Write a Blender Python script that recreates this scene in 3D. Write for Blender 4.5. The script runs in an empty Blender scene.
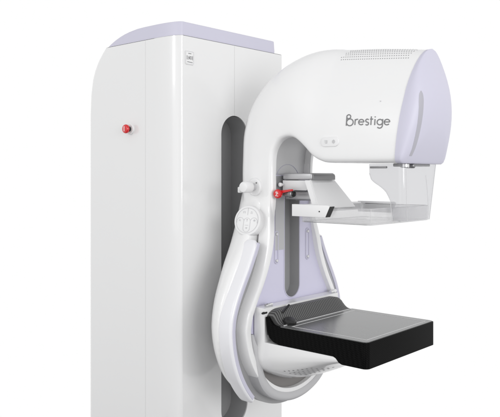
import bpy, bmesh, math, random
from mathutils import Vector, Matrix
from mathutils.bvhtree import BVHTree
random.seed(4)
PI = math.pi
S = bpy.context.scene
COL = S.collection

# ------------------------------------------------------------------ materials
def mat(name, col, rough=.4, metal=0., coat=0., trans=0., ior=1.45, spec=.5, noise=0., bump=0., bscale=200.):
    m = bpy.data.materials.new(name); m.use_nodes = True
    nt = m.node_tree; b = nt.nodes['Principled BSDF']
    b.inputs['Base Color'].default_value = (*col, 1)
    b.inputs['Roughness'].default_value = rough
    b.inputs['Metallic'].default_value = metal
    b.inputs['Coat Weight'].default_value = coat
    b.inputs['Coat Roughness'].default_value = .06
    b.inputs['Transmission Weight'].default_value = trans
    b.inputs['IOR'].default_value = ior
    b.inputs['Specular IOR Level'].default_value = spec
    tc = nt.nodes.new('ShaderNodeTexCoord')
    if noise:
        n = nt.nodes.new('ShaderNodeTexNoise'); n.inputs['Scale'].default_value = 9; n.inputs['Detail'].default_value = 5
        r = nt.nodes.new('ShaderNodeMapRange')
        r.inputs['To Min'].default_value = max(0, rough - noise); r.inputs['To Max'].default_value = rough + noise
        nt.links.new(tc.outputs['Object'], n.inputs['Vector'])
        nt.links.new(n.outputs['Fac'], r.inputs['Value']); nt.links.new(r.outputs[0], b.inputs['Roughness'])
    if bump:
        n = nt.nodes.new('ShaderNodeTexNoise'); n.inputs['Scale'].default_value = bscale
        bp = nt.nodes.new('ShaderNodeBump'); bp.inputs['Strength'].default_value = bump; bp.inputs['Distance'].default_value = .001 if bscale > 50 else .02
        nt.links.new(tc.outputs['Object'], n.inputs['Vector'])
        nt.links.new(n.outputs['Fac'], bp.inputs['Height']); nt.links.new(bp.outputs[0], b.inputs['Normal'])
    return m

WHITE = mat('white_gloss_paint', (.80, .80, .80), .30, coat=.5, noise=.05, bump=.06, bscale=6)
WHITE2 = mat('white_satin_plastic', (.77, .77, .772), .38, noise=.05)
SHELLW = mat('white_column_paint', (.745, .745, .745), .22, coat=.7, noise=.04, bump=.06, bscale=4)
LAV = mat('lavender_plastic', (.555, .545, .645), .42, noise=.05)
LAVP = mat('lavender_panel', (.60, .585, .72), .36, noise=.05)
GREYP = mat('light_grey_plastic', (.50, .50, .51), .35, noise=.05)
STEEL = mat('satin_steel', (.46, .46, .47), .34, metal=.55, noise=.06)
DSTEEL = mat('dark_satin_steel', (.22, .22, .225), .35, metal=.6, noise=.06)
LSTEEL = mat('brushed_aluminium', (.70, .70, .705), .4, metal=.10, noise=.05)
SLOT = mat('grey_slot_liner', (.33, .33, .335), .30, noise=.05)
DARK = mat('black_plastic', (.015, .015, .015), .35)
HOLE = mat('vent_hole_dark', (.26, .26, .265), .6)
BARM = mat('pale_lavender_white', (.78, .78, .805), .32, coat=.4, noise=.05)
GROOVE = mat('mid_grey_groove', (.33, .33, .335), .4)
ARCHM = mat('arch_satin_grey', (.60, .60, .605), .35, metal=.15)
RECESS = mat('dark_grey_recess', (.20, .19, .185), .5)
SEAM = mat('seam_shadow_gap', (.60, .60, .60), .5)
RED = mat('red_plastic', (.60, .012, .016), .3, coat=.4)
INK = mat('grey_lettering_ink', (.19, .19, .195), .5)
ICON = mat('pale_grey_icon_ink', (.56, .56, .57), .5)
LINE = mat('white_line_paint', (.72, .72, .72), .5)
CHROME = mat('chrome', (.75, .75, .76), .12, metal=1.)
def clear(name, tint, frost, ior, rough):
    m = bpy.data.materials.new(name); m.use_nodes = True; nt = m.node_tree; nt.nodes.clear(); N = nt.nodes.new
    out = N('ShaderNodeOutputMaterial'); tr = N('ShaderNodeBsdfTransparent'); tr.inputs[0].default_value = (*tint, 1)
    gl = N('ShaderNodeBsdfGlossy'); gl.inputs['Roughness'].default_value = rough; gl.inputs['Color'].default_value = (.95, .95, .95, 1)
    di = N('ShaderNodeBsdfDiffuse'); di.inputs[0].default_value = (.75, .75, .76, 1)
    lw = N('ShaderNodeLayerWeight'); lw.inputs['Blend'].default_value = .5
    pw = N('ShaderNodeMath'); pw.operation = 'POWER'; pw.inputs[1].default_value = 4
    fr = N('ShaderNodeMath'); fr.operation = 'MULTIPLY_ADD'; fr.inputs[1].default_value = .45; fr.inputs[2].default_value = .03
    nt.links.new(lw.outputs['Facing'], pw.inputs[0]); nt.links.new(pw.outputs[0], fr.inputs[0])
    m1 = N('ShaderNodeMixShader'); m1.inputs[0].default_value = frost; m2 = N('ShaderNodeMixShader')
    nt.links.new(tr.outputs[0], m1.inputs[1]); nt.links.new(di.outputs[0], m1.inputs[2])
    nt.links.new(fr.outputs[0], m2.inputs[0]); nt.links.new(m1.outputs[0], m2.inputs[1]); nt.links.new(gl.outputs[0], m2.inputs[2])
    nt.links.new(m2.outputs[0], out.inputs[0])
    return m
ACR = clear('clear_acrylic_shield', (.845, .845, .855), .12, 1.3, .05)
ACR2 = clear('clear_polycarbonate_tray', (.97, .97, .97), .22, 1.3, .08)

def carbon(name, base, hi, rough, scale, ribs=False, spec=.5):
    m = bpy.data.materials.new(name); m.use_nodes = True
    nt = m.node_tree; b = nt.nodes['Principled BSDF']
    tc = nt.nodes.new('ShaderNodeTexCoord')
    b.inputs['Roughness'].default_value = rough; b.inputs['Specular IOR Level'].default_value = spec
    mx = nt.nodes.new('ShaderNodeMix'); mx.data_type = 'RGBA'
    mx.inputs['A'].default_value = (*base, 1); mx.inputs['B'].default_value = (*hi, 1)
    if ribs:
        w = nt.nodes.new('ShaderNodeTexWave'); w.bands_direction = 'Y'; w.inputs['Scale'].default_value = scale
        w.inputs['Distortion'].default_value = 0
        nt.links.new(tc.outputs['Object'], w.inputs['Vector']); f = w.outputs['Fac']
    else:
        w = nt.nodes.new('ShaderNodeTexChecker'); w.inputs['Scale'].default_value = scale
        mp = nt.nodes.new('ShaderNodeMapping'); mp.inputs['Rotation'].default_value = (.6, .6, .785)
        nt.links.new(tc.outputs['Object'], mp.inputs['Vector']); nt.links.new(mp.outputs[0], w.inputs['Vector'])
        f = w.outputs['Fac']
    nt.links.new(f, mx.inputs['Factor'])
    nt.links.new(mx.outputs['Result'], b.inputs['Base Color'])
    return m
CARB = carbon('black_carbon_weave', (.0015, .0015, .0015), (.005, .005, .005), .5, 260, spec=.05)
CARBT = carbon('grey_carbon_table_top', (.125, .127, .127), (.14, .142, .142), .20, 260)
CARBL = carbon('ribbed_carbon_lip', (.03, .03, .03), (.15, .15, .15), .45, 40, ribs=True, spec=.2)

# ------------------------------------------------------------------ helpers
def finish(name, bm, m, parent=None, angle=32, smooth=True, recalc=True):
    if recalc: bmesh.ops.recalc_face_normals(bm, faces=bm.faces)
    me = bpy.data.meshes.new(name)
    if smooth:
        for f in bm.faces: f.smooth = True
        for e in bm.edges:
            if len(e.link_faces) == 2 and e.calc_face_angle(0) > math.radians(angle): e.smooth = False
    bm.to_mesh(me); bm.free()
    me.materials.append(m)
    o = bpy.data.objects.new(name, me); COL.objects.link(o)
    if parent: o.parent = parent
    return o

def loft(bm, rings, cap=True, closed=True):
    vs = [[bm.verts.new(p) for p in r] for r in rings]
    n = len(rings[0])
    for a, b in zip(vs, vs[1:]):
        for i in range(n if closed else n - 1):
            j = (i + 1) % n
            bm.faces.new((a[i], a[j], b[j], b[i]))
    if cap:
        bm.faces.new(vs[0][::-1]); bm.faces.new(vs[-1])
    return vs

def box(bm, x0, x1, y0, y1, z0, z1, bev=0., seg=3, M=None):
    t = bmesh.new()
    v = [t.verts.new((x, y, z)) for x in (x0, x1) for y in (y0, y1) for z in (z0, z1)]
    for q in ((0,1,3,2),(4,6,7,5),(0,4,5,1),(2,3,7,6),(0,2,6,4),(1,5,7,3)): t.faces.new([v[i] for i in q])
    bmesh.ops.recalc_face_normals(t, faces=t.faces)
    if bev: bmesh.ops.bevel(t, geom=t.edges[:], offset=bev, segments=seg, affect='EDGES', profile=.5)
    merge(bm, t, M)

def merge(bm, t, M=None):
    if M: bmesh.ops.transform(t, matrix=M, verts=t.verts)
    me = bpy.data.meshes.new('tmp'); t.to_mesh(me); t.free(); bm.from_mesh(me); bpy.data.meshes.remove(me)

def prism(bm, pts, axis, a, b, bev=0., seg=3, bev_all=False):
    """closed outline extruded along an axis; pts are the two other coordinates in order"""
    def P(p, t):
        return {'x': (t, p[0], p[1]), 'y': (p[0], t, p[1]), 'z': (p[0], p[1], t)}[axis]
    t_ = bmesh.new(); loft(t_, [[P(p, a) for p in pts], [P(p, b) for p in pts]])
    bmesh.ops.recalc_face_normals(t_, faces=t_.faces)
    if bev:
        es = [e for e in t_.edges if bev_all or any(len(f.verts) > 4 or len(pts) == 4 for f in e.link_faces)]
        bmesh.ops.bevel(t_, geom=es, offset=bev, segments=seg, affect='EDGES', profile=.5)
    merge(bm, t_)

def frame(axis):
    a = Vector(axis).normalized()
    u = Vector((0,0,1)).cross(a)
    if u.length < 1e-3: u = Vector((1,0,0))
    u.normalize(); return a, u, a.cross(u)

def turned(bm, c, axis, prof, n=40):
    """prof: (distance along the axis, radius)"""
    a, u, v = frame(axis); c = Vector(c)
    rings = [[c + a*d + (u*math.cos(2*PI*i/n) + v*math.sin(2*PI*i/n))*max(r, 1e-5) for i in range(n)] for d, r in prof]
    loft(bm, rings)

def sweep(bm, path, sec, updir=None, closed=False):
    """section sec (a,b) swept; a along side vector, b along 'up'"""
    path = [Vector(p) for p in path]; rings = []
    for i, p in enumerate(path):
        t = (path[min(i+1, len(path)-1)] - path[max(i-1, 0)]).normalized()
        up = Vector(updir) if updir else Vector((0,0,1))
        s = t.cross(up).normalized(); up2 = s.cross(t)
        q = sec(i/(len(path)-1)) if callable(sec) else sec
        rings.append([p + s*a + up2*b for a, b in q])
    loft(bm, rings)

def circ(r, n=10): return [(r*math.cos(2*PI*i/n), r*math.sin(2*PI*i/n)) for i in range(n)]
def rrect(w, h, r, n=5):
    out = []
    for cx, cy, a0 in ((w-r, h-r, 0), (-w+r, h-r, 90), (-w+r, -h+r, 180), (w-r, -h+r, 270)):
        for i in range(n+1):
            a = math.radians(a0 + 90*i/n); out.append((cx + r*math.cos(a), cy + r*math.sin(a)))
    return out
def cr(pts, n):
    """Catmull-Rom through tuples of any length"""
    out = []
    P = [pts[0]] + list(pts) + [pts[-1]]
    for i in range(1, len(P)-2):
        for k in range(n):
            t = k/n
            out.append(tuple(.5*((2*b) + (-a+c)*t + (2*a-5*b+4*c-d)*t*t + (-a+3*b-3*c+d)*t**3)
                             for a, b, c, d in zip(P[i-1], P[i], P[i+1], P[i+2])))
    out.append(tuple(pts[-1])); return out
def lerp_tab(tab, z):
    tab = sorted(tab)
    if z <= tab[0][0]: return tab[0][1]
    for (a, p), (b, q) in zip(tab, tab[1:]):
        if z <= b:
            return p + (q-p)*(z-a)/(b-a)
    return tab[-1][1]
def boolean(o, cutter, keep=False):
    md = o.modifiers.new('b', 'BOOLEAN'); md.operation = 'DIFFERENCE'; md.object = cutter; md.solver = 'EXACT'
    bpy.context.view_layer.update()
    dg = bpy.context.evaluated_depsgraph_get()
    me = bpy.data.meshes.new_from_object(o.evaluated_get(dg)); old = o.data
    o.modifiers.clear(); o.data = me
    while len(me.materials) > 1: me.materials.pop()
    for p in me.polygons: p.material_index = 0
    bm = bmesh.new(); bm.from_mesh(me)
    for f in bm.faces: f.smooth = True
    for e in bm.edges:
        e.smooth = not (len(e.link_faces) == 2 and e.calc_face_angle(0) > math.radians(32))
    bm.to_mesh(me); bm.free()
    if not keep: bpy.data.objects.remove(cutter)
def stadium(y0, y1, z0, z1, n=16):
    r = (y1-y0)/2; c = (y0+y1)/2; out = []
    for i in range(n+1): a = PI*i/n; out.append((c + r*math.cos(a), z1-r + r*math.sin(a)))
    for i in range(n+1): a = PI + PI*i/n; out.append((c + r*math.cos(a), z0+r + r*math.sin(a)))
    return out

# ------------------------------------------------------------------ the machine
ROOT = bpy.data.objects.new('mammography_machine', None); COL.objects.link(ROOT)
ROOT['label'] = 'white upright mammography machine with lavender trim, curved arm and black breast support table'
ROOT['category'] = 'medical machine'

# ---- column
XB = [(0, -.443), (1.60, -.442), (1.671, -.438), (1.72, -.428), (1.75, -.415), (1.777, -.397), (1.80, -.375), (1.816, -.357),
      (1.826, -.338), (1.834, -.320), (1.842, -.298), (1.849, -.270), (1.854, -.240), (1.8572, -.205), (1.8590, -.165)]
def plan(z, yl, yr, xf=0., rx=.10, ry=.024, inset=0., rb=.03):
    xb = lerp_tab(XB, z) + inset; xf -= inset; yl += inset; yr -= inset
    pts = []; n = 12
    for i in range(n+1):
        a = -PI/2 + (PI/2)*i/n
        pts.append((xf - rx + rx*math.cos(a), yl + ry + ry*math.sin(a), z))
    for i in range(7):
        a = (PI/2)*i/6; r = .012
        pts.append((xf - r + r*math.cos(a), yr - r + r*math.sin(a), z))
    for i in range(7):
        a = PI/2 + (PI/2)*i/6
        pts.append((xb + rb + rb*math.cos(a), yr - rb + rb*math.sin(a), z))
    for i in range(7):
        a = PI + (PI/2)*i/6
        pts.append((xb + rb + rb*math.cos(a), yl + rb + rb*math.sin(a), z))
    return pts
bm = bmesh.new()
zs = [.05, .4, .8, 1.2, 1.5, 1.6, 1.64, 1.67] + [1.68+.0085*i for i in range(17)] + [1.816]
rings = [plan(z, -.245, .244) for z in zs]
rings[-1] = plan(1.8150, -.245, .244); rings.append(plan(1.8168, -.245, .244, inset=.002))
loft(bm, rings)
column = finish('column', bm, SHELLW, ROOT, 40)
bm = bmesh.new(); prism(bm, stadium(-.060, .062, .612, 1.593, 20), 'x', -.075, .05)
boolean(column, finish('cut', bm, DARK))
# slot liner
bm = bmesh.new()
o1 = stadium(-.0585, .0605, .614, 1.591, 20)
t = bmesh.new(); vs = loft(t, [[(-.003, a, b) for a, b in o1], [(-.072, a, b) for a, b in o1]], cap=False); t.faces.new(vs[1]); merge(bm, t)
finish('slot_liner', bm, SLOT, column, recalc=False)
# seams
bm = bmesh.new(); box(bm, -.002, .0004, -.0005, .0005, 1.594, 1.814)
finish('front_seam', bm, SEAM, column, smooth=False)
bm = bmesh.new(); box(bm, -.1416, -.1407, -.2453, -.240, .06, 1.814)
finish('side_seam', bm, SEAM, column, smooth=False)
# cap
bm = bmesh.new()
rings = [plan(1.8150, -.245, .212, inset=.004)]
rings.append(plan(1.8172, -.245, .212, inset=.0035))
for i in range(9): rings.append(plan(1.822 + .0043*min(i, 8), -.245, .212, inset=.003 + .0002*i))
rings.append(plan(1.8578, -.245, .212, inset=.007)); rings.append(plan(1.8590, -.245, .212, inset=.013))
loft(bm, rings)
o = finish('column_cap', bm, LAV, ROOT, 45)
# base
bm = bmesh.new(); box(bm, -.485, .02, -.255, .255, 0.004, .055, .012)
finish('column_base', bm, GREYP, ROOT)
# badge on the column
bm = bmesh.new()
by, bz = -.196, 1.752
prism(bm, [(by+a, bz+b) for a, b in rrect(.0175, .0205, .005)], 'x', .0002, .0022, .0006, 2)
bd = finish('badge', bm, WHITE2, column)
bm = bmesh.new()
def frame_ring(bm, out, inn, x0, x1):
    n = len(out)
    t = bmesh.new()
    A = [t.verts.new((x1, *p)) for p in out]; B = [t.verts.new((x1, *p)) for p in inn]
    C_ = [t.verts.new((x0, *p)) for p in out]; D = [t.verts.new((x0, *p)) for p in inn]
    for i in range(n):
        j = (i+1) % n
        for q in ((A[i],A[j],B[j],B[i]),(C_[i],D[i],D[j],C_[j]),(A[i],C_[i],C_[j],A[j]),(B[i],B[j],D[j],D[i])): t.faces.new(q)
    merge(bm, t)
frame_ring(bm, [(by+a, bz+b) for a, b in rrect(.0165, .0195, .0045)], [(by+a, bz+b) for a, b in rrect(.0150, .018, .0035)], .001, .003)
finish('badge_border', bm, CHROME, column)

# ---------------- writing made of strokes, laid on a surface
def ribbon(bm, pts, w, place):
    """flat stroke along 2D polyline; place(u,v,h) -> 3D"""
    pts = [Vector(p) for p in pts]; n = len(pts)
    rows = []
    for i, p in enumerate(pts):
        t = (pts[min(i+1, n-1)] - pts[max(i-1, 0)])
        if i == 0 and (pts[0]-pts[-1]).length < 1e-6: t = pts[1] - pts[-2]
        if i == n-1 and (pts[0]-pts[-1]).length < 1e-6: t = pts[1] - pts[-2]
        t.normalize(); s = Vector((-t.y, t.x))*w/2
        rows.append([bm.verts.new(place(p.x+s.x, p.y+s.y, 1)), bm.verts.new(place(p.x-s.x, p.y-s.y, 1)),
                     bm.verts.new(place(p.x-s.x, p.y-s.y, 0)), bm.verts.new(place(p.x+s.x, p.y+s.y, 0))])
    for a, b in zip(rows, rows[1:]):
        for k in range(4): bm.faces.new((a[k], a[(k+1)%4], b[(k+1)%4], b[k]))
    bm.faces.new(rows[0]); bm.faces.new(rows[-1][::-1])
def arc(cx, cy, r, a0, a1, n=20, ry=None):
    ry = ry or r
    return [(cx + r*math.cos(math.radians(a0+(a1-a0)*i/n)), cy + ry*math.sin(math.radians(a0+(a1-a0)*i/n))) for i in range(n+1)]
# badge letters
bm = bmesh.new()
pl = lambda u, v, h: (.0022 + .0006*h, by + u, bz + v)
for st in ([(-.011,-.006),(-.011,.006)], [(-.006,-.006),(-.006,.004),(-.001,-.005),(-.001,.005)],
           arc(.0045,0,.004,40,320,12), [(.0085,0),(.005,0)], [(.0115,-.006),(.0115,.006)],
           [(-.010,-.0125),(.011,-.0135)], [(-.006,.0125),(.006,.0125)]):
    ribbon(bm, st, .0016, pl)
finish('badge_lettering', bm, INK, column)

# emergency button on the column side
def estop(c, axis, s, parent):
    bm = bmesh.new(); turned(bm, c, axis, [(0, .024*s), (.004*s, .024*s), (.006*s, .021*s), (.006*s, 0)])
    co = finish('button_collar', bm, WHITE2, parent)
    bm = bmesh.new(); turned(bm, c, axis, [(.006*s, .011*s), (.022*s, .011*s)])
    finish('button_stem', bm, DARK, parent)
    bm = bmesh.new(); turned(bm, c, axis, [(.018*s, .012*s), (.020*s, .0185*s), (.027*s, .0195*s), (.032*s, .017*s), (.034*s, .012*s), (.0345*s, 0)])
    r = finish('button_head', bm, RED, parent)
    bm = bmesh.new()
    c = Vector(c) + Vector(axis)*.0345*s
    box(bm, c.x-.0015*s, c.x+.0015*s, c.y-.0012, c.y+.0012, c.z-.011*s, c.z+.011*s, .0004)
    finish('button_mark', bm, WHITE2, parent)
E = bpy.data.objects.new('emergency_button', None); COL.objects.link(E); E.parent = ROOT
estop((-.213, -.245, 1.548), (0, -1, 0), .72, E)

# ---- curved arm: matched inner / outer profile, section between
PAIRS = [(.238,1.00,.10,1.00,.100,0), (.238,1.2,.092,1.2,.100,0), (.238,1.35,.083,1.38,.100,0), (.238,1.42,.085,1.46,.101,0),
         (.241,1.462,.090,1.545,.102,.1), (.252,1.487,.120,1.623,.103,.2), (.27,1.504,.175,1.686,.105,.3), (.296,1.511,.240,1.727,.107,.42),
         (.324,1.505,.295,1.748,.109,.55), (.355,1.482,.342,1.757,.110,.68), (.382,1.457,.380,1.758,.111,.8),
         (.41,1.443,.41,1.755,.112,.87), (.44,1.438,.44,1.750,.113,.92), (.54,1.436,.54,1.741,.114,1), (.653,1.435,.679,1.722,.115,1)]
US = [0, .012, .035, .07, .12, .18, .25, .32, .40, .48, .56, .64, .71, .78, .84, .89, .93, .96, .985, 1.0]
def hw(u, w, k):
    arm = w*max(0, 1 - u**5)**.42 if u < 1 else 0
    head = w*max(0, 1 - u**2.25)**.53 if u < 1 else 0
    h = arm*(1-k) + head*k
    if u < .05: h -= .014*(1 - math.sqrt(max(0, 1-(1-u/.05)**2)))
    return h
def ring_at(st):
    ix, iz, ox, oz, w, k = st
    I = Vector((ix, 0, iz)); O = Vector((ox, 0, oz)); r = []
    for u in US: p = I.lerp(O, u); r.append((p.x, -hw(u, w, k), p.z))
    for u in reversed(US[:-1]): p = I.lerp(O, u); r.append((p.x, hw(u, w, k), p.z))
    return r
stations = cr(PAIRS, 8)
bm = bmesh.new(); loft(bm, [ring_at(s) for s in stations])
arm = finish('curved_arm', bm, WHITE, ROOT, 50)
# a copy of the surface for laying buttons and lettering on it
def bvh_of(o):
    b = bmesh.new(); b.from_mesh(o.data); t = BVHTree.FromBMesh(b); b.free(); return t
ARMT = bvh_of(arm)
def on_arm(x, z, h=0.):
    hit = ARMT.ray_cast(Vector((x, -1, z)), Vector((0, 1, 0)))
    p, n = hit[0], hit[1]
    if p is None: p, n = Vector((x, -.1, z)), Vector((0, -1, 0))
    if n.y > 0: n = -n
    return p + n*h

# head cap (lavender)
bm = bmesh.new()
PZ = list(PAIRS[-1]); PZ[0] = PZ[2] = 0; base = ring_at(PZ); cz = 1.56
rings = []
cap_s = [(1, 0), (1, .004), (1, .008), (1, .012)] + [(math.cos(math.radians(q))**.62, .012 + .045*math.sin(math.radians(q))**.9) for q in range(5, 80, 5)] + [(q, .0569) for q in (.34, .26, .18, .10, .04)]
for s_, d in cap_s:
    row = []
    for (_, y, z) in base:
        zz = cz + (z-cz)*s_; f = min(1, max(0, (zz-1.41)/.36)); g = .02 + 1.08*math.sin(PI*f)**.9
        row.append((.641 + .034*max(0, (zz-1.435)/.287)**1.4*(1 - .8*d/.057) + min(d, .012) + max(0, d-.012)*g, y*s_*1.014, zz + (.0016 if z > 1.6 else -.0012)*s_))
    rings.append(row)
loft(bm, rings)
capo = finish('head_cap', bm, LAV, arm, 50)
# narrow grey-lavender strip laid up the left of the cap front
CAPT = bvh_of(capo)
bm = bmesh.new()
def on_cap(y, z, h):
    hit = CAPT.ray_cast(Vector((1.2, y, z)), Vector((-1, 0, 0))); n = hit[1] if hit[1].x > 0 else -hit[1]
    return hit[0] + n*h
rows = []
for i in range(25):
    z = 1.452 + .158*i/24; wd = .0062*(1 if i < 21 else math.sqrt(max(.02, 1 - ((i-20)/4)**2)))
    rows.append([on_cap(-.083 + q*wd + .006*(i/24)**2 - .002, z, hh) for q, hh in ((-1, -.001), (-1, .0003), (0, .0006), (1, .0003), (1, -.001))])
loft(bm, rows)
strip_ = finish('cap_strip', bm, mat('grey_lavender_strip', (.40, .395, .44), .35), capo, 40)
def keyhole(tab, zc, R, ztop, n=30, d=0., round_top=0., shrink=0.):
    """outline in (y,z): table half-width above zc, circle below"""
    R -= d; right = []
    if round_top:
        w0 = lerp_tab(tab, ztop - round_top) - d
        for i in range(14):
            a = PI/2*(1 - i/14); right.append((max(w0*math.cos(a), .0005), ztop - round_top + round_top*math.sin(a)))
        ztop -= round_top
    zz = [ztop - (ztop-zc)*i/n for i in range(n)]
    for z in zz: right.append((lerp_tab(tab, z) - d, z))
    for i in range(25):
        a = (PI/2)*i/24; R_ = R*(1 - shrink*max(0, (i-9)/15)**1.3); right.append((R_*math.cos(a), zc - R_*math.sin(a)))
    return right + [(-y, z) for y, z in reversed(right[:-1])]
ZC = .985
def smooth_tab(t): return [(p[0], p[1]) for p in cr(sorted(t), 8)]
RIM = smooth_tab([(.985,.218),(1.02,.209),(1.06,.189),(1.10,.165),(1.15,.141),(1.20,.1245),(1.26,.111),(1.30,.1045),(1.36,.0995),(1.60,.0995)])
SHELL = smooth_tab([(.985,.262),(1.02,.258),(1.06,.247),(1.10,.229),(1.15,.203),(1.20,.170),(1.26,.136),(1.32,.106),(1.38,.080),(1.5,.05)])
BAR = smooth_tab([(.985,.252),(1.02,.247),(1.06,.232),(1.10,.211),(1.15,.182),(1.21,.152),(1.26,.138)])
# round-backed bell shell at the foot of the arm
def scaled(pts, k): return [(y*k, ZC + (z-ZC)*(k if z < ZC else 1)) for y, z in pts]
bm = bmesh.new()
st = [(.078,.55),(.090,.68),(.105,.78),(.120,.855),(.135,.91),(.150,.955),(.165,.985),(.176,1.0),(.184,.997),(.190,.985),(.194,.965)]
loft(bm, [[(x, y, z) for y, z in scaled(keyhole(SHELL, ZC, .262, 1.40, shrink=.17), k)] for x, k in st])
loft(bm, [ring_at(s) for s in stations])
bpy.data.objects.remove(arm)
arm = finish('curved_arm', bm, WHITE, ROOT, 50)
for kind in ('REMESH', 'SMOOTH'):
    md = arm.modifiers.new(kind, kind)
    if kind == 'REMESH': md.mode = 'VOXEL'; md.voxel_size = .0036
    else: md.iterations = 14; md.factor = .5
bpy.context.view_layer.update()
me = bpy.data.meshes.new_from_object(arm.evaluated_get(bpy.context.evaluated_depsgraph_get()))
arm.modifiers.clear(); arm.data = me
for p in me.polygons: p.use_smooth = True
shell = arm; capo.parent = arm
ARMT = bvh_of(arm)
# groove floor between side bars and rim
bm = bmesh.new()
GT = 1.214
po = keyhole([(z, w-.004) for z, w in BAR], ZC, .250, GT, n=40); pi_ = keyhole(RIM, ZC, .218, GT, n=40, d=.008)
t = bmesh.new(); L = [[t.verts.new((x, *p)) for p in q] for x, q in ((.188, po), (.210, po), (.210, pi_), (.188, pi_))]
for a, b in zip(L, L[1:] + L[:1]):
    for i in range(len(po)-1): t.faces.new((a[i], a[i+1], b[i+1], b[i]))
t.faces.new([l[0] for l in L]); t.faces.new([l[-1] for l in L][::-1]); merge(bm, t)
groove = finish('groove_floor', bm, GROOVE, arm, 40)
# rim : raised white keyhole frame at the front
def rim_ring(bm, x0, x1, d_out, d_in, ztop=1.44):
    o_ = keyhole(RIM, ZC, .218, ztop, d=d_out, n=40); i_ = keyhole(RIM, ZC, .218, ztop, d=d_in, n=40)
    n = len(o_); t = bmesh.new()
    L = []
    for X, dd in ((x0, d_out), (x1-.004, d_out), (x1-.001, d_out+.0012), (x1, d_out+.004)):
        L.append([t.verts.new((X, *p)) for p in keyhole(RIM, ZC, .218, ztop, d=dd, n=40)])
    for X, dd in ((x1, d_in-.003), (x1-.001, d_in-.0008), (x1-.004, d_in), (x0, d_in)):
        L.append([t.verts.new((X, *p)) for p in keyhole(RIM, ZC, .218, ztop, d=dd, n=40)])
    for a, b in zip(L, L[1:] + L[:1]):
        for i in range(n-1): t.faces.new((a[i], a[i+1], b[i+1], b[i]))
    # close the two open tops
    t.faces.new([l[0] for l in L]); t.faces.new([l[-1] for l in L][::-1])
    for v in t.verts:
        k = min(1, max(0, (v.co.z-1.20)/.14)); v.co.x -= .016*k*k*(3-2*k)
    merge(bm, t)
bm = bmesh.new(); rim_ring(bm, .205, .248, 0, .020)
rim = finish('front_rim', bm, WHITE, shell, 40)
# recess cut into the arm so the panel sits inside the rim
bm = bmesh.new()
prism(bm, keyhole([(a, b-.0185) for a, b in RIM], ZC, .1995, 1.40), 'x', .215, .30)
boolean(arm, finish('cut', bm, DARK))
# the channel goes on round the inside of the arch
def chan(st, d0, d1, w):
    ix, iz, ox, oz = st[:4]; I = Vector((ix, 0, iz)); D = (Vector((ox, 0, oz)) - I).normalized()
    A = I + D*d0; B = I + D*d1
    return [(A.x, -w, A.z), (A.x, w, A.z), (B.x, w, B.z), (B.x, -w, B.z)]
cs = stations[20:84]
def dep(i):
    k = min(1, (len(cs)-1-i)/22); return .026*k*k*(3-2*k) + .0005
bm = bmesh.new(); loft(bm, [chan(s_, -.05 if s_[0] < .30 else -.02, dep(i), .081) for i, s_ in enumerate(cs)])
boolean(arm, finish('cut', bm, DARK))
bm = bmesh.new(); loft(bm, [chan(s_, dep(i)-.0035, dep(i)+.002, .0808) for i, s_ in enumerate(cs[:-24])])
finish('arch_liner', bm, ARCHM, arm, 30)
# front panel with slot
bm = bmesh.new()
prism(bm, keyhole([(a, b-.0195) for a, b in RIM], ZC, .1985, 1.405), 'x', .2135, .232)
panel = finish('front_panel', bm, LAVP, ROOT, 40)
bm = bmesh.new(); prism(bm, stadium(-.036, .034, 1.048, 1.408, 16), 'x', .19, .30)
cutter = finish('cut', bm, DARK)
boolean(arm, cutter, True); boolean(panel, cutter)
bm = bmesh.new(); s_ = stadium(-.0355, .0335, 1.0485, 1.4075, 16)
t = bmesh.new(); vs = loft(t, [[(.2315, a, b) for a, b in s_], [(.196, a, b) for a, b in s_]], cap=False); t.faces.new(vs[1]); merge(bm, t)
finish('slot_liner', bm, SLOT, panel, recalc=False)
bm = bmesh.new(); prism(bm, [(-.079, 1.19), (-.0395, 1.19), (-.0395, 1.403), (-.079, 1.403)], 'x', .2315, .2335)  # added grey plate stands in for shade on the lavender panel's upper left
finish('panel_shade_plate', bm, STEEL, panel)
# thin lavender edge round slot
def loop_tube(bm, pts, r=.001, n=6, closed=True):
    pts = [Vector(p) for p in pts]; N = len(pts); rings = []
    for i, p in enumerate(pts):
        t = ((pts[(i+1) % N] - pts[i-1]) if closed else (pts[min(i+1, N-1)] - pts[max(i-1, 0)])).normalized()
        s = t.cross(Vector((1, 0, 0)))
        if s.length < 1e-3: s = t.cross(Vector((0, 1, 0)))
        s.normalize(); q = s.cross(t)
        rings.append([p + (s*math.cos(2*PI*k/n) + q*math.sin(2*PI*k/n))*r for k in range(n)])
    if closed: rings.append(rings[0]); loft(bm, rings, cap=False); bmesh.ops.remove_doubles(bm, verts=bm.verts, dist=1e-6)
    else: loft(bm, rings)
bm = bmesh.new(); loop_tube(bm, [(.2325, a, b) for a, b in stadium(-.0375, .0355, 1.0465, 1.4095, 16)], .0016)
finish('slot_edging', bm, LAV, panel)
# arc line & seam behind the holder
bm = bmesh.new(); loop_tube(bm, [(.2160, .0 + .060*math.cos(a), 1.375 + .062*math.sin(a)) for a in [math.radians(-10 + 200*i/24) for i in range(25)]], .0011, closed=False)
finish('arc_line', bm, LAV, panel)
bm = bmesh.new(); box(bm, .2145, .2162, -.0006, .0006, 1.438, 1.456)
finish('panel_seam', bm, SEAM, panel, smooth=False)
# small hook slots
for sy in (-1, 1):
    bm = bmesh.new(); yy = sy*.0735
    loop_tube(bm, [(.2328, yy + a, b) for a, b in stadium(-.0075, .0075, 1.152, 1.245, 10)], .0019)
    hk = finish('hook_slot', bm, LAV, panel)
    for hz in (1.236, 1.160):
        bm = bmesh.new(); turned(bm, (.232, yy, hz), (1, 0, 0), [(0, .004), (.004, .004), (.005, .003)], 16)
        finish('hook_pin', bm, LSTEEL, panel)
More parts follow.
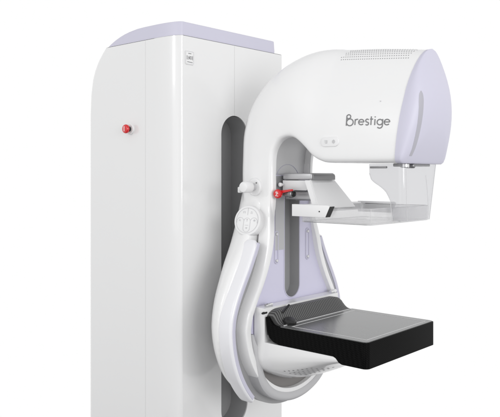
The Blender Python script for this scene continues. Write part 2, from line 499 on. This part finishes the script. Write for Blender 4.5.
# side bars following the bell
def bar_path(sy, X, a_end):
    pts = []
    n = 34
    for i in range(n+1):
        z = 1.222 - (1.222-ZC)*i/n
        pts.append((X, sy*(lerp_tab(BAR, z)), z))
    for i in range(1, 26):
        a = math.radians(a_end)*i/25; rb = .252 + .012*(i/25)**2; pts.append((X, sy*rb*math.cos(a), ZC - rb*math.sin(a)))
    return pts
for sy, ae in ((-1, 53), (1, 40)):
    bm = bmesh.new()
    def sec(t, e=.024, th=.0095):
        k = min(1, t/.03, (1-t)/.02) if 0 < t < 1 else 0
        k = .55 + .45*math.sqrt(max(0, k))
        return [(a, b) for a, b in rrect(th*k, e*k, .0075*k, 5)]
    sweep(bm, bar_path(sy, .205, ae), sec, (1, 0, 0))
    b_ = finish('side_bar', bm, BARM, shell, 40)
    bm = bmesh.new()
    pth = [(p[0], p[1] - sy*.0042, p[2]) for p in bar_path(sy, .2282, ae)][1:-2]
    sweep(bm, pth, rrect(.0058, .0022, .0015, 3), (1, 0, 0))
    finish('bar_edging', bm, LAV, shell, 40)
bm = bmesh.new(); box(bm, .205, .2125, -.234, -.2265, .935, .985, .001)
finish('groove_insert', bm, DSTEEL, shell)
# rotating ring at the bottom
bm = bmesh.new()
t = bmesh.new(); L = []
N = 72
for X, R in ((.205,.228), (.246,.228), (.250,.224), (.252,.219), (.252,.199), (.249,.196), (.222,.190)):
    L.append([(X, R*math.cos(2*PI*i/N), ZC + R*math.sin(2*PI*i/N)) for i in range(N)])
# only the lower 200 degrees: the upper part runs into the rim
for r in range(len(L)):
    X_, R_ = ((.205,1), (.246,1), (.250,.86), (.2515,.7), (.2515,.22), (.249,.05), (.222,0))[r]
    row = []
    for i in range(81):
        a = math.radians(-176 + 172*i/80); sn = abs(math.sin(a))
        ro = .1975 + .037*(lambda k: k*k*(3-2*k))(min(1, max(0, (sn-.30)/.62))); wd = .026*min(1, sn*2.5)
        rad = ro - wd*(1-R_); row.append((X_, rad*math.cos(a), ZC + rad*math.sin(a)))
    L[r] = row
loft(t, L, cap=False, closed=False); merge(bm, t)
ring = finish('rotation_ring', bm, GREYP, ROOT, 40)
bm = bmesh.new(); prism(bm, [(.202*math.cos(math.radians(-172+164*i/40)), ZC + .202*math.sin(math.radians(-172+164*i/40))) for i in range(41)], 'x', .19, .2345)
finish('ring_face', bm, RECESS, ring, 40)
# hub joining arm to column
bm = bmesh.new(); turned(bm, (-.066, 0.001, ZC), (1, 0, 0), [(0, .055), (.066, .055), (.07, .10), (.145, .13)], 48)
finish('pivot_hub', bm, DSTEEL, ROOT)

# ---- control pad, knob, head buttons
pad_ax = Vector((.20, -1, .24)).normalized()
C_ = max((ARMT.ray_cast(Vector((.179+.036*dx, -1, 1.276+.036*dz)), Vector((0, 1, 0)))[0] - (pad_ax.orthogonal()*0) for dx, dz in ((0,0),(1,0),(-1,0),(0,-1),(0,1))), key=lambda p: p.dot(pad_ax))
C_ = Vector((.179, 0, 1.276)) + Vector((0, 1, 0))*((C_.dot(pad_ax) - Vector((.179, 0, 1.276)).dot(pad_ax))/pad_ax.y) - pad_ax*.0135
bm = bmesh.new(); turned(bm, C_ - pad_ax*.02, pad_ax, [(0, .042), (.026, .0445), (.031, .0438), (.034, .0425), (.035, .0405), (.0352, .0)], 64)
pad = finish('control_pad', bm, WHITE2, ROOT, 40)
a_, u_, v_ = frame(pad_ax)
if u_.x < 0: u_, v_ = -u_, -v_
if v_.z < 0: v_ = -v_
def on_pad(u, v, h): return C_ + a_*(.0152 + .0007*h) + u_*u*.86 + v_*v*.86
bm = bmesh.new()
ribbon(bm, arc(0, 0, .042, 0, 360, 48), .0008, on_pad)
for a in (-60, 60, 90, 120, 240):
    c, s = math.cos(math.radians(a)), math.sin(math.radians(a)); 
    if a in (90,): ribbon(bm, [(c*.018, s*.018), (c*.042, s*.042)], .0008, on_pad)
ribbon(bm, arc(0, -.004, .0125, 0, 180, 16) + [(-.0125, -.026)] + arc(0, -.026, .0125, 180, 360, 16) + [(.0125, -.004)], .0008, on_pad)
for sx in (-1, 1): ribbon(bm, arc(sx*.026, -.004, .0135, 90 - sx*110, 90 + sx*70, 16), .0007, on_pad)
finish('pad_outline', bm, ICON, pad)
bm = bmesh.new()
def icon(cx, cy, strokes, sc=1.):
    for s in strokes: ribbon(bm, [(cx + x*sc, cy + y*sc) for x, y in s], .0010, on_pad)
icon(-.014, .027, [[(-.003,-.003),(-.003,.003)], [(.003,-.003),(.003,.003)], [(-.003,.003),(-.001,.003)], [(.001,.003),(.003,.003)]])
icon(.014, .027, [[(-.004,-.003),(.004,-.003)], [(-.003,0),(0,.003),(.003,0)]])
icon(-.028, 0, [[(-.003,-.002),(0,.003),(.003,-.002),(-.003,-.002)]])
icon(.028, 0, [arc(0,0,.003,0,360,10), [(0,0),(0,.003)]])
icon(0, 0, [[(0,-.004),(0,.004)], [(-.0025,.002),(0,.0045),(.0025,.002)]])
icon(0, -.016, [[(-.006,0),(.006,0)]])
icon(0, -.026, [[(-.003,.002),(0,-.002),(.003,.002)], [(-.003,.002),(.003,.002)]])
finish('pad_symbols', bm, INK if False else ICON, pad)

kb = on_arm(.176, 1.371)
bm = bmesh.new(); turned(bm, kb - Vector((0, -.004, 0)) , (0, -1, 0), [(0, .0255), (.010, .0255), (.0125, .023), (.013, .018), (.013, 0)], 40)
col_ = finish('knob_collar', bm, WHITE2, ROOT)
bm = bmesh.new(); turned(bm, kb, (0, -1, 0), [(.006, .011), (.034, .011)], 24)
finish('knob_shaft', bm, GREYP, col_)
bm = bmesh.new(); turned(bm, kb, (0, -1, 0), [(.022, .014), (.026, .0165), (.050, .0165), (.0545, .014), (.056, .009), (.056, 0)], 32)
finish('knob', bm, WHITE2, col_)
bm = bmesh.new(); turned(bm, kb + Vector((.012, -.008, .012)), (0, -1, 0), [(0, .002), (.003, .002)], 12)
finish('collar_screw', bm, DSTEEL, col_)
bm = bmesh.new(); box(bm, .086, .095, -.080, -.066, 1.352, 1.370, .003)
finish('edge_tab', bm, WHITE2, arm)

# head button strip
def strip(u, v, h): return on_arm(u, v, h)
bcx, bcz = .4475, 1.4925
bm = bmesh.new()
out = [(bcx + a, bcz + b) for a, b in rrect(.0285, .0125, .0120, 8)]
t = bmesh.new()
rr = []
for dh, sc in ((-.002, 1.0), (.0016, 1.0), (.0028, .96), (.003, .90)):
    rr.append([on_arm(bcx + (x-bcx)*sc, bcz + (z-bcz)*sc, dh) for x, z in out])
loft(t, rr); merge(bm, t)
bs = finish('button_strip', bm, WHITE2, arm)
bm = bmesh.new()
def on_strip(u, v, h): return on_arm(bcx + u, bcz + v, .0031 + .0007*h)
for cx in (-.012, .013):
    if cx < 0:
        for s in ([(-.004,.0035),(.004,.0035)], [(-.004,0),(.002,0)], [(-.002,-.0035),(.004,-.0035)], [(.004,.0035),(.004,-.0035)]):
            ribbon(bm, [(cx+a, b) for a, b in s], .0013, on_strip)
    else:
        for s in (arc(0,0,.004,0,360,12), [(0,-.0055),(0,.0055)], [(-.0045,0),(.0045,0)]):
            ribbon(bm, [(cx+a, b) for a, b in s], .0013, on_strip)
finish('strip_symbols', bm, ICON, arm)

# lettering on the head  (origin at the P stem foot; unit = x-height)
def lettering(bm, ox, oz, xh, place, w):
    def add(s): ribbon(bm, [(ox + x*xh, oz + z*xh*.87) for x, z in s], w, place)
    # initial: stem, large bowl, small loop on top
    add([(0.04, -.12), (0.04, 1.62)])
    add(arc(.64, .46, .58, 0, 360, 36))
    add(arc(.38, 1.42, .34, 0, 360, 24)[:-1] + [(.72, 1.42)])
    x = 1.55                                   # r
    add([(x, 0), (x, 1)]); add(arc(x+.36, .62, .36, 180, 70, 10))
    x = 2.62                                   # e
    add([(x-.44, .52), (x+.44, .52)]); add(arc(x, .5, .45, 5, 318, 26))
    x = 3.62                                   # s
    add(arc(x, .75, .25, 30, 270, 14) + arc(x, .25, .25, 90, -150, 14)[0:])
    x = 4.28                                   # t
    add([(x, 0.02), (x, 1.45)]); add([(x-.18, 1), (x+.30, 1)])
    x = 4.92                                   # i
    add([(x, 0), (x, 1)]); add([(x, 1.28), (x, 1.44)])
    x = 5.75                                   # g
    add(arc(x, .5, .45, 0, 360, 30)); add([(x+.45, 1), (x+.45, -.05)]); add(arc(x, -.05, .45, 0, -140, 16))
    x = 6.92                                   # e
    add([(x-.44, .52), (x+.44, .52)]); add(arc(x, .5, .45, 5, 318, 26))
bm = bmesh.new()
lettering(bm, .4955, 1.5345, .0174, lambda u, v, h: on_arm(u, v - .050*(u-.4955), .0003 + .0006*h), .0027)
finish('lettering', bm, INK, arm)

# vent holes on the shoulders of the head
for sy in (-1, 1):
    bm = bmesh.new()
    for r in range(6):
        for k in range(34):
            x = .440 + .0066*k + (.0033 if r % 2 else 0)
            if x > .650 - .0015*r or (k < (5 - r)//2): continue
            z = 1.7425 - .0030*r - .0005*r*r - max(0, x-.45)*.085
            h = ARMT.ray_cast(Vector((x, sy, z)), Vector((0, -sy, 0)))
            if h[0] is None: continue
            n = h[1] if h[1].y*sy > 0 else -h[1]
            turned(bm, h[0], n, [(-.001, .0015), (.0004, .0015)], 8)
    finish('vent_holes', bm, HOLE, arm)
bm = bmesh.new(); h = on_arm(.592, 1.590); turned(bm, h, (0, -1, 0), [(-.001, .0016), (.001, .0016)], 8)
finish('indicator_dot', bm, ICON, arm)

# ---- compression holder
bm = bmesh.new()
box(bm, .243, .346, -.058, .052, 1.392, 1.411, .004)
hold = finish('paddle_holder', bm, STEEL, ROOT)
bm = bmesh.new(); prism(bm, [(.246, 1.362), (.246, 1.3905), (.345, 1.3905), (.349, 1.384), (.347, 1.372), (.330, 1.362)], 'y', -.062, .050, .002, 2)
finish('holder_cheek', bm, LSTEEL, hold)
bm = bmesh.new(); box(bm, .20, .335, -.034, .040, 1.335, 1.3605, .004)
turned(bm, (.25, 0, 1.345), (1, 0, 0), [(0, .014), (.085, .014)], 24)
finish('holder_carriage', bm, STEEL, hold)
bm = bmesh.new()
prism(bm, [(.345, 1.4095), (.350, 1.407), (.352, 1.402), (.352, 1.392), (.345, 1.392)], 'y', -.054, .048)
finish('holder_end_plate', bm, DSTEEL, hold)
# forward-sloping trapezoid plate
def plate(bm, quad, n, th):
    n = Vector(n).normalized()*th
    q = [Vector(p) for p in quad]; t = bmesh.new()
    loft(t, [q, [p + n for p in q]]); bmesh.ops.recalc_face_normals(t, faces=t.faces)
    bmesh.ops.bevel(t, geom=t.edges[:], offset=min(.002, th*.3), segments=2, affect='EDGES'); merge(bm, t)
bm = bmesh.new(); plate(bm, [(.338, -.058, 1.391), (.338, .058, 1.391), (.382, .104, 1.312), (.382, -.080, 1.312)], (1, 0, .56), .004)
finish('holder_web', bm, WHITE2, hold)
bm = bmesh.new(); plate(bm, [(.330, -.062, 1.391), (.352, -.062, 1.391), (.402, -.086, 1.300), (.384, -.086, 1.300)], (0, -1, 0), .009)
finish('holder_rib', bm, WHITE2, hold)
# paddle frame
bm = bmesh.new()
for sy in (-1, 1):
    y0, y1 = sorted((sy*.150, sy*.166))
    prism(bm, [(.362, 1.297), (.362, 1.3285), (.478, 1.3285), (.484, 1.325), (.470, 1.297)], 'y', y0, y1, .0015, 2)
box(bm, .362, .376, -.150, .150, 1.304, 1.327, .002)
pf = finish('paddle_frame', bm, WHITE2, ROOT)
bm = bmesh.new(); prism(bm, [(.4705, 1.298), (.4845, 1.3255), (.4885, 1.3255), (.4745, 1.298)], 'y', -.1655, -.1505)
finish('frame_end_pad', bm, DARK, pf)
bm = bmesh.new(); turned(bm, (.452, -.166, 1.312), (0, -1, 0), [(0, .0018), (.001, .0018)], 12)
finish('frame_screw', bm, DARK, pf)
# clear paddle tray
def tray(bm, x0, x1, y0, y1, z0, z1, th, r):
    def loop(ins, z):
        w, h = (x1-x0)/2-ins, (y1-y0)/2-ins
        return [((x0+x1)/2 + a, (y0+y1)/2 + b, z) for a, b in rrect(w, h, max(.002, r-ins), 6)]
    rings = [loop(.006, z0), loop(.002, z0+.0015), loop(0, z0+.006), loop(0, z1), loop(th, z1), loop(th, z0+.007), loop(th+.004, z0+th)]
    t = bmesh.new(); loft(t, rings); merge(bm, t)
bm = bmesh.new(); tray(bm, .377, .596, -.1495, .1495, 1.281, 1.322, .0028, .012)
finish('compression_paddle', bm, ACR2, ROOT, 50)
# red lever & dark knob on the channel
bm = bmesh.new()
turned(bm, (.252, -.085, 1.352), (.25, -1, .05), [(0, .009), (.003, .0125), (.010, .0132), (.014, .011), (.0155, .007), (.0156, 0)], 28)
prism(bm, [(.250, 1.352), (.252, 1.361), (.300, 1.366), (.300, 1.361)], 'y', -.088, -.082)
rl = finish('red_lever', bm, RED, ROOT)
bm = bmesh.new()
ax, uu, vv = frame((.25, -1, .05))
for s in ([(-.005, .005), (.003, .006), (.004, .001)], [(-.001, .004), (-.001, -.008)], [(-.006, -.007), (.006, -.008)], [(.001, -.001), (.006, .001)]):
    ribbon(bm, s, .0019, lambda u, v, h: Vector((.252, -.085, 1.352)) + ax*(.0157+.0006*h) - uu*u*-.8 + vv*v*.8*(1 if vv.z > 0 else -1))
finish('lever_mark', bm, WHITE2, rl)
bm = bmesh.new(); turned(bm, (.262, -.074, 1.351), (1, -.1, .04), [(0, .006), (.008, .008), (.022, .008), (.024, .011), (.034, .011), (.036, .008), (.036, 0)], 24)
finish('lever_shaft', bm, DSTEEL, rl)
bm = bmesh.new(); turned(bm, (.2975, -.0775, 1.3525), (1, -.1, .04), [(0, .0085), (.003, .0085), (.004, .006), (.002, .004), (.002, 0)], 24)
finish('lever_ferrule', bm, DARK, rl)
bm = bmesh.new(); turned(bm, (.246, -.062, 1.378), (0, -1, 0), [(-.002, .0035), (.006, .0035), (.007, .006), (.012, .006), (.013, .004)], 16)
finish('lock_pin', bm, LSTEEL, rl)

# ---- clear face shield under the head
def bent(bm, path_fn, cols, th):
    """cols: list of (x, y, nx, ny, ztop, zbot)"""
    t = bmesh.new(); n = 14
    outr, inr = [], []
    for (x, y, nx, ny, zt, zb) in cols:
        outr.append([t.verts.new((x, y, zt + (zb-zt)*i/n)) for i in range(n+1)])
        inr.append([t.verts.new((x-nx*th, y-ny*th, zt + (zb-zt)*i/n)) for i in range(n+1)])
    m = len(cols)
    for k in range(m-1):
        for i in range(n):
            t.faces.new((outr[k][i], outr[k+1][i], outr[k+1][i+1], outr[k][i+1]))
            t.faces.new((inr[k][i], inr[k][i+1], inr[k+1][i+1], inr[k+1][i]))
        t.faces.new((outr[k][0], inr[k][0], inr[k+1][0], outr[k+1][0]))
        t.faces.new((outr[k][n], outr[k+1][n], inr[k+1][n], inr[k][n]))
    for k in (0, m-1):
        for i in range(n): t.faces.new((outr[k][i], outr[k][i+1], inr[k][i+1], inr[k][i]))
    merge(bm, t)
curve = cr([(.549, 1.405), (.553, 1.396), (.565, 1.386), (.580, 1.377), (.596, 1.364), (.606, 1.347), (.612, 1.330), (.614, 1.291)], 4)
cols = []
xs = [.549 + (.636-.549)*i/16 for i in range(17)]
def zb_of(x):
    if x <= .549: return 1.410
    best = 1.291
    for (a, p), (b, q) in zip(curve, curve[1:]):
        if a <= x <= b and b > a: return p + (q-p)*(x-a)/(b-a)
    return best
left = [(x, -.084, 0, -1, 1.4335, zb_of(x)) for x in sorted(set(xs + [.6141]))]
corner = [(.636 + .012*math.sin(a), -.084 + .012*(1-math.cos(a)), math.sin(a), -math.cos(a), 1.4335, 1.291) for a in [math.radians(18*i) for i in range(1, 6)]]
front = [(.648, -.072 + .156*i/8, 1, 0, 1.4335, 1.291) for i in range(1, 9)]
rev = [] if True else [(x, -y, nx, -ny, zt, zb) for x, y, nx, ny, zt, zb in reversed([c_ for c_ in left if c_[0] > .6135] + corner)]
cols = left + corner + front + rev
bm = bmesh.new(); bent(bm, None, cols, .003)
for v in bm.verts:                       # narrows a little towards the bottom
    k = (1.4335 - v.co.z)/.143; v.co.y *= 1 - (.05 if v.co.y < 0 else .42)*k
fs = finish('face_shield', bm, ACR, ROOT, 30)
EDGE = mat('polished_acrylic_edge', (.60, .60, .61), .2)
def shrink(p):
    k = (1.4335 - p[2])/.143; return (p[0], p[1]*(1 - (.05 if p[1] < 0 else .42)*k), p[2])
def edge(path, name, par, r_=.0007, m=EDGE):
    bm = bmesh.new(); loop_tube(bm, path, r_, 6, closed=False); return finish(name, bm, m, par)
edge([shrink((x, y, zb)) for x, y, _, _, _, zb in cols] + [shrink((.648, .084, 1.291 + .0142*i)) for i in range(1, 11)], 'shield_edge', fs)
edge([shrink((.6487, -.0735, 1.43 - .0139*i)) for i in range(11)], 'shield_fold', fs, .0004)
edge([shrink((.6490, .030 + .004*i, 1.405 - .0105*i)) for i in range(11)], 'shield_crease', fs, .0004)
bm = bmesh.new(); loop_tube(bm, [((.377+.596)/2 + a, b, 1.322) for a, b in rrect(.1095, .1495, .012, 6)], .0008)
for sx, sy in ((.5955, -.149),):
    loop_tube(bm, [(.5925, sy+.0035, 1.285 + .004*i) for i in range(10)], .0006, closed=False)
TRAYRIM = finish('tray_rim', bm, EDGE, bpy.data.objects['compression_paddle'])
bm = bmesh.new(); loop_tube(bm, [((.377+.596)/2 + a, b, 1.2825) for a, b in rrect(.1085, .1485, .012, 6)], .0006)
finish('tray_base_line', bm, EDGE, bpy.data.objects['compression_paddle'])
bm = bmesh.new(); box(bm, .552, .600, -.0865, -.0805, 1.4225, 1.4275, .001)
box(bm, .615, .640, -.080, -.030, 1.4265, 1.4345, .002); turned(bm, (.655, -.045, 1.4285), (1, 0, 0), [(-.02, .006), (0, .006), (.002, .004)], 16)
box(bm, .610, .6445, -.030, .06, 1.4275, 1.4345, .002)
finish('shield_rail', bm, DSTEEL, fs)
bm = bmesh.new(); turned(bm, (.640, -.065, 1.4265), (0, 0, -1), [(-.006, .012), (.001, .012), (.003, .009), (.003, 0)], 24)
finish('shield_screw', bm, CHROME, fs)

# ---- breast support table
TX0, TX1, TW = .282, .600, .175
prof = [(TX1, 1.0)] + [(TX1 - .004*0, 1.0)]
low = [(.600, .935), (.527, .935), (.518, .938), (.508, .948), (.498, .952), (.325, .952), (.306, .956), (.292, .966), (.284, .982), (.281, 1.000)]
lip = cr([(.279, 1.020), (.286, 1.021), (.294, 1.012), (.303, 1.003), (.314, .9995), (.330, .9985)], 4)
outline = [(.600, .9985)] + low + lip
bm = bmesh.new()
# body with rounded vertical corners at the patient side: build as loft in Y
def tring(y, ins):
    pts = []
    for x, z in outline:
        xx = min(x, .600 - ins) if x > .55 else x
        pts.append((xx, y, z))
    return pts
r = .014
ys = [(-TW + r*(1-math.cos(a)), r*(1-math.sin(a))) for a in [math.radians(90*i/6) for i in range(7)]]
ys = [(-TW + r*(1-math.sin(math.radians(90*i/6))), 0) for i in range(0)] or [(-TW + r*(1-math.cos(math.radians(90*i/6))), r*(1-math.sin(math.radians(90*i/6)))) for i in range(7)]
rings = [tring(y, i_) for y, i_ in ys] + [tring(-y, i_) for y, i_ in reversed(ys)]
loft(bm, rings)
table = finish('support_table', bm, CARB, ROOT, 30)
# top plate
bm = bmesh.new()
tp = [(x, y) for x, y in [(.328, -TW+.0035), (.5965-.010, -TW+.0035), (.5935, -TW+.0065), (.5965, -TW+.0135), (.5965, TW-.0135), (.5935, TW-.0065), (.5865, TW-.0035), (.328, TW-.0035)]]
prism(bm, tp, 'z', .9975, 1.0005)
finish('table_top', bm, CARBT, table)
bm = bmesh.new(); zt = 1.0005
def strip_line(x0, y0, x1, y1, w=.0018):
    d = Vector((x1-x0, y1-y0)).normalized(); s = Vector((-d.y, d.x))*w/2
    q = [(x0+s.x, y0+s.y), (x1+s.x, y1+s.y), (x1-s.x, y1-s.y), (x0-s.x, y0-s.y)]
    prism(bm, q, 'z', zt - .0002, zt + .0005)
strip_line(.350, -.150, .585, -.150); strip_line(.350, .150, .585, .150); strip_line(.352, -.1485, .352, .1485); strip_line(.583, -.1485, .583, .1485)
finish('format_lines', bm, LINE, table)
bm = bmesh.new()
rings = []
for i in range(40):
    y = -.166 + .332*i/39
    e = min(1, (.168-abs(y))/.045); e = math.sqrt(max(0, 1-(1-e)**2))
    h = .010 + .027*e if y > 0 else .012 + .025*e
    sec_ = cr([(.327, 1.0007), (.316, 1.0003 + .12*h), (.307, 1.0003 + .42*h), (.300, 1.0003 + .8*h), (.294, 1.0003 + h)], 4)
    rings.append([(x, y, z) for x, z in sec_] + [(.276, y, 1.0003 + h), (.276, y, .97), (.327, y, .97)])
loft(bm, rings); finish('ribbed_lip', bm, CARBL, table, 40)
bm = bmesh.new(); box(bm, .3285, .332, -.16, .16, 1.0006, 1.0022, .0006)
finish('lip_joint', bm, LSTEEL, table)
# knob with lever at the near end of the lip
bm = bmesh.new(); turned(bm, (.326, -.130, 1.000), (.25, -.1, 1), [(0, .016), (.005, .0185), (.012, .018), (.016, .014), (.017, .008), (.017, 0)], 14)
kk = finish('table_knob', bm, DARK, table, 10)
bm = bmesh.new(); plate(bm, [(.296, -.135, 1.026), (.306, -.130, 1.026), (.292, -.085, 1.040), (.286, -.085, 1.040)], (0, 0, 1), .005)
finish('table_lever', bm, DARK, table)
bm = bmesh.new(); turned(bm, (.272, -.168, 1.030), (.1, -1, 0), [(-.004, .004), (.014, .003), (.018, .001)], 12)
finish('table_pin', bm, DARK, table)
for yy in (-.140, .168):
    bm = bmesh.new(); turned(bm, (.262, yy-.016, 1.046), (0, 1, .02), [(0, .0045), (.002, .0055), (.026, .0055), (.028, .0045)], 16)
    finish('table_latch', bm, CHROME, table)

# ---- white support under the table
bm = bmesh.new(); rings = []
def zbot(x): return lerp_tab(smooth_tab([(.236,.822),(.28,.824),(.33,.838),(.40,.868),(.46,.898),(.525,.928)]), x)
for i in range(33):
    x = [.234, .237][i] if i < 2 else (.2744 if i == 5 else .2746 if i == 6 else (.243 + .01*(i-2) if i < 5 else .2746 + (.524-.2746)*(i-6)/26))
    zt_ = 1.042 if x < .2745 else .9505
    if i == 0: pass
    zb = zbot(x); w = .1745
    half = cr([(1,0),(1,.22),(.975,.42),(.87,.63),(.62,.82),(.30,.95),(0,1)], 4)
    if i == 0: w -= .004; zt_ -= .004
    pts = [(x, -w*yf, .948 - (.948-zb)*tf) for yf, tf in half] + [(x, w*yf, .948 - (.948-zb)*tf) for yf, tf in reversed(half[:-1])]
    rings.append(pts + [(x, w, zt_), (x, -w, zt_)])
    if i == 0: w += .004
loft(bm, rings)
sup = finish('table_support', bm, WHITE, ROOT, 40)
SUPT = bvh_of(sup)
bm = bmesh.new()
for r_ in range(5):
    for k in range(7):
        x = .325 + .015*k + .006*r_; y = -.150 + .016*r_
        hit = SUPT.ray_cast(Vector((x, y, .5)), Vector((0, 0, 1)))
        if hit[0] is None: continue
        n = hit[1] if hit[1].z < 0 else -hit[1]
        turned(bm, hit[0], n, [(-.001, .0030), (.0004, .0030)], 8)
finish('speaker_holes', bm, HOLE, sup)
bm = bmesh.new()
pts = []
for i in range(13):
    y = -.138 + .078*i/12
    hit = SUPT.ray_cast(Vector((.262 + .012*i/12, y, .5)), Vector((0, 0, 1))); n = hit[1] if hit[1].z < 0 else -hit[1]
    pts.append(hit[0] + n*.0005)
sweep(bm, pts, rrect(.0045, .0012, .001, 3), (0, -.6, -1))
hit = SUPT.ray_cast(Vector((.305, -.085, .5)), Vector((0, 0, 1))); n = hit[1] if hit[1].z < 0 else -hit[1]
turned(bm, hit[0], n, [(-.001, .005), (.0006, .005)], 16)
finish('handle_recess', bm, SLOT, sup)

# ---- studio floor (small, below the frame)
bm = bmesh.new(); box(bm, -1.15, 2.0, -2.0, 1.2, -.03, 0, 0)
fl = finish('floor', bm, mat('studio_floor_grey', (.15, .15, .155), .35, bump=.1, noise=.08), None)
fl['kind'] = 'structure'

# ------------------------------------------------------------------ light
W = bpy.data.worlds.new('World'); S.world = W; W.use_nodes = True
nt = W.node_tree; bg = nt.nodes['Background']
bg.inputs['Color'].default_value = (1, 1, 1, 1); bg.inputs['Strength'].default_value = 1.0
tc = nt.nodes.new('ShaderNodeTexCoord'); sp = nt.nodes.new('ShaderNodeSeparateXYZ'); rp = nt.nodes.new('ShaderNodeValToRGB')
mr = nt.nodes.new('ShaderNodeMapRange'); mr.inputs['From Min'].default_value = -1; mr.inputs['From Max'].default_value = 1
nt.links.new(tc.outputs['Generated'], sp.inputs[0]); nt.links.new(sp.outputs['Z'], mr.inputs['Value']); nt.links.new(mr.outputs[0], rp.inputs[0])
rp.color_ramp.elements[0].position = .12; rp.color_ramp.elements[0].color = (.34, .34, .35, 1)
rp.color_ramp.elements[1].position = .30; rp.color_ramp.elements[1].color = (1, 1, 1, 1)
e = rp.color_ramp.elements.new(.66); e.color = (1, 1, 1, 1)
e = rp.color_ramp.elements.new(.88); e.color = (.68, .68, .69, 1)
nt.links.new(rp.outputs[0], bg.inputs['Color'])
def area(name, loc, target, size, sizey, power):
    l = bpy.data.lights.new(name, 'AREA'); l.shape = 'RECTANGLE'; l.size = size; l.size_y = sizey; l.energy = power
    o = bpy.data.objects.new(name, l); COL.objects.link(o); o.location = loc
    o.rotation_euler = (Vector(target) - Vector(loc)).to_track_quat('-Z', 'Y').to_euler()
    return o
area('unseen_area_light', (-.75, -3.0, 2.45), (-.1, -.2, 1.6), .35, .8, 9)
area('unseen_area_light', (3.8, -1.3, 1.9), (0, -.1, 1.2), 1.8, 1.4, 50)  # unseen lamp added to brighten the column front
area('unseen_area_light', (-.3, -4.2, 1.7), (.1, 0, 1.4), 2.2, 1.6, 7)  # broad unseen fill, added to lift the arm and column side

# ------------------------------------------------------------------ camera
cam = bpy.data.cameras.new('camera'); co = bpy.data.objects.new('camera', cam); COL.objects.link(co)
co.location = (1.515, -1.624, 1.4056)
co.rotation_euler = (PI/2, 0, math.atan2(.6658, .7461))
cam.sensor_width = 36; cam.lens = 36*701.45/500; cam.shift_y = -(208.5-175)/500
cam.clip_start = .05; cam.clip_end = 200
S.camera = co
S.view_settings.view_transform = 'Standard'; S.view_settings.look = 'None'; S.view_settings.exposure = 0; S.view_settings.gamma = 1
S.render.engine = 'CYCLES'
S.cycles.transparent_max_bounces = 32; S.cycles.max_bounces = 12; S.cycles.transmission_bounces = 12
